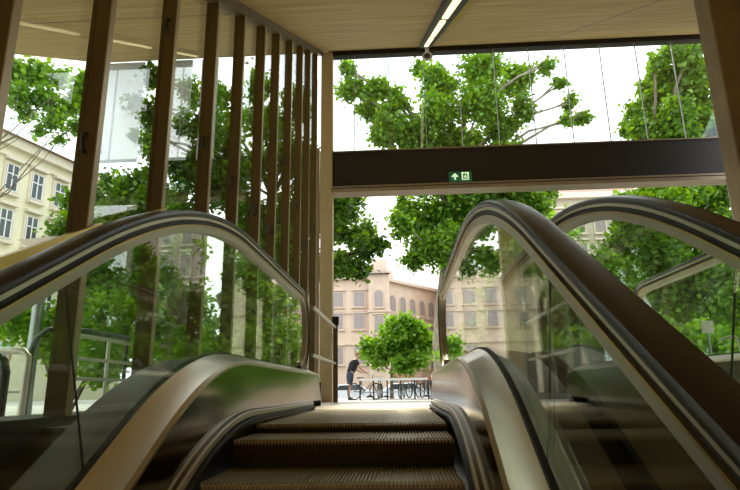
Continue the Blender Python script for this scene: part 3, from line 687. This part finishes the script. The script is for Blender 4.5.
# cream building to the left
P2 = at(36, 190, 33); R2 = empty('apartment_building', (P2.x, P2.y, GZ), 'cream rendered building with brown tiled eaves at far left', 'building')
wall_block(R2, P2, 15, -14, 9, GZ, 15.5, 12, 'cream'); band(R2, P2, 15, -14, 9, 14.9, 15.5, .45, 'cream_trim', 'cornice'); band(R2, P2, 15, -14, 9, 7.7, 8.1, .35, 'cream_trim', 'string_course'); band(R2, P2, 15, -14, 9, 14.3, 14.5, .15, 'cream_trim', 'string_course')
gable_roof(R2, P2, 15, -14.3, 9.3, 15.5, 2.6, 12, .8, 'tile')
facade_windows(R2, P2, 15, [(s_, z, .85, h, 0) for s_ in (-11, -9.1, -7.2, -5.4, -3.6, -1.85, -.05, 1.68, 3.5, 5.3, 7.1) for z, h in ((13.0, 1.65), (10.1, 1.75), (5.6, 1.9))], 'cream_trim', 'pane')
# stone building behind the trees
P3 = at(578, 300, 60); R3 = empty('stone_building', (P3.x, P3.y, -.9), 'pale stone building beyond the trees seen between the two arching handrails', 'building')
wall_block(R3, P3, 90, -2.6, 8.0, -.9, 20.0, 10, 'stone'); wall_block(R3, P3+Vector((0,-2,0)), 90, -2.6, 4.0, -.9, 11.0, 3, 'stone', 'porch'); band(R3, P3+Vector((0,-2,0)), 90, -2.8, 4.2, 11.0, 11.5, .5, 'cream_trim', 'ledge'); band(R3, P3, 90, -2.8, 8.2, 20.0, 20.6, .6, 'cream_trim', 'cornice')
gable_roof(R3, P3, 90, -2.8, 8.2, 20.6, 2.5, 10, .5, 'tile')
facade_windows(R3, P3, 90, [(s_, zc, 1.1, 2.4, 0) for s_ in (-1.2, 1.0, 3.2, 5.6) for zc in (13.8, 17.4)], 'cream_trim', 'pane_pale', sash_m='pink_sash')
facade_windows(R3, P3+Vector((0,-2,0)), 90, [(-1.2, 4.8, 1.5, 3.6, 1), (1.6, 4.8, 1.5, 3.6, 1)], 'cream_trim', 'pane')

# ------------------------------------------------------------------ outdoor furniture
t = empty('ramp_railing', (-4.3, 8.7, GZ), 'cream double-tube railing along the ramp outside the glass wall', 'railing')
for nm, z in (('top_rail', 1.22), ('lower_rail', .90), ('bottom_rail', .62)):
    b = MB(); b.tube([(0,-1.2,z), (0,1.0,z)], .030 if nm == 'top_rail' else .024, 8); b.build(nm, 'rail_paint', t, True)
for y in (-1.1, .0, .95):
    b = MB(); b.tube([(0,y,0), (0,y,1.2)], .028, 8); b.build('post', 'rail_paint', t, True)
P = at(16, 350, 8.0)
t = empty('loop_barrier', (P.x, 8.0, GZ), 'cream bent-tube barrier outside at far left edge', 'barrier')
zt = P.z-GZ
b = MB(); b.tube([(-.9,0,zt)]+[(-.9+.0, 0, zt)]+[(-.2,0,zt), (.12,0,zt-.02), (.2,0,zt-.10), (.2,0,zt-.3), (.2,0,0)], .05, 10); b.build('hoop', 'rail_paint', t, True)
b = MB(); b.tube([(-.9,0,zt), (-.9,0,0)], .05, 10); b.build('leg', 'rail_paint', t, True)
b = MB(); b.tube([(-.9,0,zt*.45), (.2,0,zt*.45)], .03, 8); b.build('crossbar', 'rail_paint', t, True)
P = at(4, 356, 6.0)
t = empty('loop_barrier', (P.x, 6.0, GZ), 'dark bent-tube barrier outside in front of the cream one', 'barrier')
zt = P.z-GZ
b = MB(); b.tube([(-.6,0,0), (-.6,0,zt-.1), (-.5,0,zt), (-.08,0,zt), (.0,0,zt-.05), (.04,0,zt-.18), (.04,0,0)], .05, 10); b.build('hoop', 'dark_metal', t, True)
P = at(41, 330, 9.0)
t = empty('handrail_hoop', (P.x, 9.0, GZ), 'dark curved handrail end outside beside grey pole', 'railing')
zt = P.z-GZ
b = MB(); b.tube([(-.12,0,0), (-.12,0,zt-.35), (-.05,0,zt-.12), (.12,0,zt), (.5,.6,zt+.02), (.5,2,zt+.02)], .05, 10); b.build('rail', 'dark_metal', t, True)
b = MB(); b.tube([(.5,1.95,0), (.5,1.95,zt)], .04, 8); b.build('post', 'dark_metal', t, True)
P = at(35, 330, 11.0)
t = empty('lamp_post', (P.x, 11.0, GZ), 'grey metal pole with bracket lamp outside at far left', 'lamp post')
b = MB(); b.tube([(0,0,0), (0,0,.5), (0,0,at(42,245,11.0).z-GZ)], [.13,.11,.09], 12); b.build('pole', 'grey_metal', t, True)
P2_ = at(42, 245, 11.0); lz = P2_.z-GZ
b = MB(); b.loft([[(-.55,-.12,lz+.10),(.55,-.12,lz+.16),(.55,.12,lz+.16),(-.55,.12,lz+.10)], [(-.25,-.08,lz-.14),(.35,-.08,lz-.02),(.35,.08,lz-.02),(-.25,.08,lz-.14)]]); b.build('lamp_head', 'cream_trim', t)
P = at(221, 345, 20.0); P2_ = at(221, 300, 20.0)
t = empty('street_lantern', (P.x, 20.0, GZ), 'old lantern lamp on thin pole outside behind the left balustrade glass', 'lamp post')
zt = P2_.z-GZ
b = MB(); b.tube([(0,0,0), (0,0,zt-.3)], [.06,.035], 8); b.build('pole', 'dark_metal', t, True)
b = MB(); b.loft([[(x*.10,y*.10,zt-.3) for x,y in ((-1,-1),(1,-1),(1,1),(-1,1))], [(x*.2,y*.2,zt+.1) for x,y in ((-1,-1),(1,-1),(1,1),(-1,1))]]); b.build('lantern', 'pane_pale', t)
b = MB(); b.loft([[(x*.24,y*.24,zt+.1) for x,y in ((-1,-1),(1,-1),(1,1),(-1,1))], [(x*.05,y*.05,zt+.32) for x,y in ((-1,-1),(1,-1),(1,1),(-1,1))]]); b.build('cap', 'dark_metal', t)
# right outdoor rail and sign
P = at(706, 345, 12.0)
t = empty('white_railing', (P.x, 11.0, GZ), 'white bent-tube railing outside at right edge', 'railing')
zt = at(711, 337, 11.0).z-GZ
b = MB(); b.tube([(-.25,0,zt-.06), (.02,0,zt+.02), (.08,0,zt-.05), (.14,0,0)], .022, 8); b.build('hoop', 'white', t, True)
b = MB(); b.box(.15, 2.2, -.05, .25, 0, at(725,364,11.0).z-GZ+.1); b.build('kerb', 'white', t)
P = at(707, 328, 13.2)
t = empty('small_sign', (P.x, 13.2, GZ), 'small square pale sign on thin post in greenery at right', 'sign')
b = MB(); b.tube([(0,0,0), (0,0,P.z-GZ)], .02, 6); b.build('post', 'grey_metal', t, True)
b = MB(); b.box(-.13,.13,-.03,-.01,P.z-GZ-.12,P.z-GZ+.16); b.build('board', 'rail_paint', t)

# fences on the plaza
A = at(360, 380, 23.0); Bp = at(428, 379, 23.0)
t = empty('bike_fence', (A.x, 23.0, GZ), 'low metal fence with pale top rail behind the man', 'fence')
Lx = Bp.x-A.x; zt = A.z-GZ
b = MB(); b.box(0, Lx, -.04, .04, zt-.04, zt+.05); b.build('top_rail', 'white', t)
for k in range(6):
    b = MB(); x = Lx*k/5; b.box(x-.03, x+.03, -.03, .03, 0, zt-.04); b.build('post', 'dark_metal', t)
b = MB(); b.box(0, Lx, -.015, .015, zt*.35, zt*.35+.04); b.build('lower_rail', 'grey_metal', t)
# bicycles
def make_bike(label):
    t = empty('bicycle', (0,0,0), label, 'bicycle', 'bicycles on the plaza')
    for x in (-.52, .52):
        b = MB(); b.torus((x,0,.33), .31, .025, 'y', 24, 6); wv = b.build('wheel', 'tyre', t, True)
        b = MB()
        for k in range(10): a = PI*k/10; b.tube([(x-.3*math.cos(a),0,.33-.3*math.sin(a)), (x+.3*math.cos(a),0,.33+.3*math.sin(a))], .003, 4)
        b.tube([(x,-.05,.33),(x,.05,.33)], .02, 6); b.build('spokes', 'grey_metal', wv)
    b = MB()
    for p, q in (((-.52,0,.33),(-.1,0,.30)), ((-.1,0,.30),(-.22,0,.82)), ((-.22,0,.74),(.36,0,.82)), ((-.1,0,.30),(.38,0,.72)), ((-.52,0,.33),(-.2,0,.72)), ((.34,0,.92),(.40,0,.66)), ((.40,0,.66),(.52,0,.33))): b.tube([p,q], .018, 6)
    b.build('frame', 'dark_metal', t, True)
    b = MB(); b.tube([(.30,-.28,1.0),(.36,-.15,.99),(.34,0,.95),(.36,.15,.99),(.30,.28,1.0)], .014, 6); b.build('handlebar', 'grey_metal', t, True)
    b = MB(); b.loft([[(-.36,-.07,.84),(-.36,.07,.84),(-.36,.06,.89),(-.36,-.06,.89)], [(-.2,-.05,.85),(-.2,.05,.85),(-.2,.04,.89),(-.2,-.04,.89)], [(-.05,-.015,.86),(-.05,.015,.86),(-.05,.015,.88),(-.05,-.015,.88)]]); b.build('saddle', 'black', t, True)
    b = MB(); b.torus((-.1,.03,.30), .09, .012, 'y', 14, 4); b.tube([(-.1,.05,.30),(-.02,.05,.16)], .01, 5); b.tube([(-.1,-.05,.30),(-.18,-.05,.44)], .01, 5); b.build('crankset', 'grey_metal', t, True)
    return t
bk = make_bike('bicycle the man in black leans over'); P = at(366, 398, 24.0); bk.location = (P.x, 23.7, GZ); bk.rotation_euler.z = math.radians(35)
for px, Y, rz, lab in ((402, 26.5, 80, 'parked bicycle right of the small round tree trunk'), (414, 26.8, 65, 'parked bicycle farther right behind the low fence'), (380, 26.5, 100, 'parked bicycle left of the small round tree trunk'), (426, 26.2, 70, 'parked bicycle beside the right end of low fence')):
    o = copy_tree(bk); P = at(px, 395, Y); o.location = (P.x, Y, GZ); o.rotation_euler.z = math.radians(rz); o['label'] = lab

# cars in the street
def make_car(label, loc, rz):
    t = empty('car', loc, label, 'car', 'white cars in the street', rz)
    prof = [(-2.1,.35),(-2.15,.75),(-1.95,.95),(-1.45,1.0),(-.95,1.42),(.55,1.46),(1.25,1.0),(1.95,.88),(2.12,.65),(2.1,.35)]
    b = MB(); b.prism([(x,-.85,z) for x, z in prof], (0,1.7,0)); b.build('body', 'white_car', t, bevel=.05)
    b = MB(); b.prism([(x,-.86,z) for x, z in ((-1.25,1.02),(-.88,1.36),(-.25,1.38),(-.25,1.02))], (0,1.72,0)); b.prism([(x,-.86,z) for x, z in ((-.17,1.02),(-.17,1.38),(.5,1.39),(1.05,1.02))], (0,1.72,0)); b.build('side_windows', 'pane', t)
    for x in (-1.35, 1.35):
        for y in (-.78, .78):
            b = MB(); b.tube([(x,y-.1,.32),(x,y+.1,.32)], .32, 16); wv = b.build('wheel', 'tyre', t, True)
            b = MB(); b.tube([(x,y-.11,.32),(x,y+.11,.32)], .18, 12); b.build('hubcap', 'grey_metal', wv, True)
    return t
P = at(405, 390, 40); make_car('white car parked in street right of the round tree', (P.x, 40, -.9), .1)
P = at(352, 390, 44); make_car('white car parked in street left, behind the man in black', (P.x, 44, -.9), .05)

# ------------------------------------------------------------------ people
def skin_body(name, joints, edges_, m, parent, root='pelvis', sub=2):
    names = list(joints); me = bpy.data.meshes.new(name)
    me.from_pydata([joints[n][0] for n in names], [(names.index(a), names.index(b)) for a, b in edges_], []); me.update()
    o = bpy.data.objects.new(name, me); COL.objects.link(o)
    md = o.modifiers.new('skin', 'SKIN'); md.use_smooth_shade = True
    me.skin_vertices or None
    sv = me.skin_vertices[0].data if me.skin_vertices else None
    if sv is None:
        bm = bmesh.new(); bm.from_mesh(me); bm.verts.layers.skin.verify(); bm.to_mesh(me); bm.free(); sv = me.skin_vertices[0].data
    for i, n in enumerate(names):
        r = joints[n][1]; sv[i].radius = (r, r) if not isinstance(r, tuple) else r; sv[i].use_root = (n == root)
    ms = o.modifiers.new('sub', 'SUBSURF'); ms.levels = ms.render_levels = sub
    dg = bpy.context.evaluated_depsgraph_get(); dg.update(); ev = o.evaluated_get(dg); nm = bpy.data.meshes.new_from_object(ev)
    o.modifiers.clear(); o.data = nm; nm.materials.clear(); nm.materials.append(MT[m]); o.parent = parent
    for p in nm.polygons: p.use_smooth = True
    return o
def head(parent, c_, hairm, fwd=0., tilt=0., hair_label=None):
    """face features and hair set on the head of the body mesh"""
    Mx = Matrix.Translation(c_) @ Matrix.Rotation(fwd, 4, 'Z') @ Matrix.Rotation(tilt, 4, 'X')
    def put(mb, nm, mm, par): mb.v = [tuple(Mx @ Vector(v)) for v in mb.v]; return mb.build(nm, mm, par, True)
    mb = MB()
    mb.sphere((0,.022,.030), .098, 14, 10, (.86,.95,.95)); mb.v = [v for v in mb.v]
    put(mb, 'hair', hairm, parent)
    mb = MB(); mb.sphere((-.034,-.094,.0), .011, 8, 6); mb.sphere((.034,-.094,.0), .011, 8, 6); put(mb, 'eyes', 'black', parent)
    mb = MB(); mb.box(-.026,.026,-.094,-.086,-.064,-.056); put(mb, 'mouth', 'red', parent)
def hand_chains(J, E, wrist, tag_, d, side, L=.085):
    """palm, four bent fingers and a thumb as chains of one body skeleton"""
    d = Vector(d).normalized(); sdir = Vector(side).normalized(); dn = d.cross(sdir).normalized()
    w_ = Vector(J[wrist][0]); pm = w_+d*.075
    J[tag_+'palm'] = (pm, (.020,.030)); E.append((wrist, tag_+'palm'))
    for k, (o_, l_) in enumerate(((-.027, .85), (-.009, 1.0), (.009, .95), (.027, .75))):
        a = pm+sdir*o_+d*.02; b_ = a+d*L*.5*l_; c_ = b_+(d*.5+dn*.85).normalized()*L*.5*l_
        for q, p in (('a', a), ('b', b_), ('c', c_)): J[f'{tag_}f{k}{q}'] = (p, .0085)
        E += [(tag_+'palm', f'{tag_}f{k}a'), (f'{tag_}f{k}a', f'{tag_}f{k}b'), (f'{tag_}f{k}b', f'{tag_}f{k}c')]
    a = w_+d*.03-sdir*.03; b_ = a+(d-sdir*.9+dn*.3).normalized()*.045
    J[tag_+'t0'] = (a, .010); J[tag_+'t1'] = (b_, .009); E += [(wrist, tag_+'t0'), (tag_+'t0', tag_+'t1')]

# man in black leaning over his bicycle; faces +X and slightly towards the camera
P = at(350, 400, 24.0)
t = empty('person', (P.x, 24.0, GZ), 'person in black t-shirt and dark shorts leaning over a bicycle', 'person'); t.rotation_euler.z = math.radians(30); t.scale = (1.1, 1.1, 1.1)
J = {'pelvis': (Vector((0,0,.93)), .14), 'waist': (Vector((.06,0,1.08)), .125), 'chest': (Vector((.16,0,1.28)), (.13,.15)), 'neck0': (Vector((.23,0,1.45)), .07), 'neck': (Vector((.27,0,1.51)), .055), 'skull0': (Vector((.31,0,1.57)), .07), 'skull': (Vector((.345,0,1.64)), .088), 'crown': (Vector((.36,0,1.70)), .06), 'nose': (Vector((.435,0,1.615)), .018)}
E = [('pelvis','waist'),('waist','chest'),('chest','neck0'),('neck0','neck'),('neck','skull0'),('skull0','skull'),('skull','crown'),('skull','nose')]
for s, n in ((1,'l'),(-1,'r')):
    J.update({n+'sh': (Vector((.20,.17*s,1.40)), .065), n+'el': (Vector((.33,.23*s,1.14)), .045), n+'wr': (Vector((.55,.16*s,1.01)), .030),
              n+'hip': (Vector((0,.10*s,.90)), .10), n+'kn': (Vector((.05*(1 if s>0 else -1),.11*s,.50)), .065), n+'an': (Vector((-.02 if s>0 else -.12,.11*s,.09)), .042), n+'toe': (Vector((.16 if s>0 else .05,.12*s,.035)), .035),
              n+'ear': (Vector((.34,.095*s,1.63)), .02)})
    E += [('neck0',n+'sh'),(n+'sh',n+'el'),(n+'el',n+'wr'),('pelvis',n+'hip'),(n+'hip',n+'kn'),(n+'kn',n+'an'),(n+'an',n+'toe'),('skull',n+'ear')]
    hand_chains(J, E, n+'wr', n, (1,0,-.35), (0,s,0))
skin_body('body', J, E, 'skin', t)
JS = {k: (J[k][0], (J[k][1]+.032) if not isinstance(J[k][1], tuple) else tuple(q+.05 for q in J[k][1])) for k in ('pelvis','waist','chest','neck0','lsh','rsh')}
JS['neck0'] = (J['neck0'][0]-Vector((.02,0,.04)), .085)
for n in 'lr': JS[n+'sl'] = (J[n+'sh'][0].lerp(J[n+'el'][0], .6), .066); JS[n+'sh'] = (J[n+'sh'][0], .085)
skin_body('t_shirt', JS, [('pelvis','waist'),('waist','chest'),('chest','neck0'),('neck0','lsh'),('neck0','rsh'),('lsh','lsl'),('rsh','rsl')], 'shirt', t)
JS = {'pelvis': (J['pelvis'][0]+Vector((0,0,.02)), .165), 'waist': (J['waist'][0]-Vector((0,0,.02)), .160)}
for n in 'lr': JS[n+'hip'] = (J[n+'hip'][0], .118); JS[n+'kn'] = (J[n+'hip'][0].lerp(J[n+'kn'][0], .95), .095)
skin_body('shorts', JS, [('pelvis','waist'),('pelvis','lhip'),('pelvis','rhip'),('lhip','lkn'),('rhip','rkn')], 'shorts', t)
for n in 'lr':
    skin_body('shoe', {'pelvis': (J[n+'an'][0]-Vector((0.02,0,.045)), .05), 'b': (J[n+'toe'][0]+Vector((.02,0,.005)), .042)}, [('pelvis','b')], 'shoe', t, sub=2)
head(t, Vector((.345,0,1.645)), 'hair_red', PI/2, .12)
# person in light blue at the far left edge
P = at(4, 332, 14.0)
t = empty('person', (P.x, 14.0, GZ), 'person in light blue shirt outside at extreme left edge', 'person')
hz = P.z-GZ; k = hz/1.62
J = {'pelvis': (Vector((0,0,.93*k)), .14), 'waist': (Vector((0,0,1.08*k)), .125), 'chest': (Vector((0,0,1.27*k)), (.15,.12)), 'neck0': (Vector((0,0,1.42*k)), .07), 'neck': (Vector((0,-.01,1.48*k)), .055), 'skull0': (Vector((0,-.02,1.55*k)), .072), 'skull': (Vector((0,-.02,1.63*k)), .09), 'crown': (Vector((0,-.01,1.69*k)), .06), 'nose': (Vector((0,-.115,1.60*k)), .018)}
E = [('pelvis','waist'),('waist','chest'),('chest','neck0'),('neck0','neck'),('neck','skull0'),('skull0','skull'),('skull','crown'),('skull','nose')]
for s, n in ((1,'l'),(-1,'r')):
    J.update({n+'sh': (Vector((.17*s,0,1.38*k)), .062), n+'el': (Vector((.23*s,.02,1.10*k)), .043), n+'wr': (Vector((.24*s,-.06,.86*k)), .030), n+'hip': (Vector((.10*s,0,.90*k)), .10), n+'kn': (Vector((.11*s,-.02,.5*k)), .065), n+'an': (Vector((.11*s,.02,.09)), .042), n+'toe': (Vector((.12*s,-.14,.035)), .035), n+'ear': (Vector((.097*s,-.01,1.62*k)), .02)})
    E += [('neck0',n+'sh'),(n+'sh',n+'el'),(n+'el',n+'wr'),('pelvis',n+'hip'),(n+'hip',n+'kn'),(n+'kn',n+'an'),(n+'an',n+'toe'),('skull',n+'ear')]
    hand_chains(J, E, n+'wr', n, (0,-.2,-1), (0,s,0))
skin_body('body', J, E, 'skin', t)
JS = {kk: (J[kk][0], (J[kk][1]+.02) if not isinstance(J[kk][1], tuple) else tuple(q+.02 for q in J[kk][1])) for kk in ('pelvis','waist','chest','neck0')}
JS['neck0'] = (J['neck0'][0]-Vector((0,0,.04)), .085)
for n in 'lr': JS[n+'sh'] = (J[n+'sh'][0], .085); JS[n+'sl'] = (J[n+'sh'][0].lerp(J[n+'el'][0], .7), .068)
skin_body('shirt', JS, [('pelvis','waist'),('waist','chest'),('chest','neck0'),('neck0','lsh'),('neck0','rsh'),('lsh','lsl'),('rsh','rsl')], 'blue_shirt', t)
JS = {'pelvis': (J['pelvis'][0], .155), 'waist': (J['waist'][0]-Vector((0,0,.08)), .14)}
for n in 'lr': JS[n+'hip'] = (J[n+'hip'][0], .118); JS[n+'kn'] = (J[n+'kn'][0], .08); JS[n+'an'] = (J[n+'an'][0]+Vector((0,0,.03)), .06)
skin_body('trousers', JS, [('pelvis','waist'),('pelvis','lhip'),('pelvis','rhip'),('lhip','lkn'),('rhip','rkn'),('lkn','lan'),('rkn','ran')], 'shorts', t)
head(t, Vector((0,-.02,1.64*k)), 'hair_red', 0)
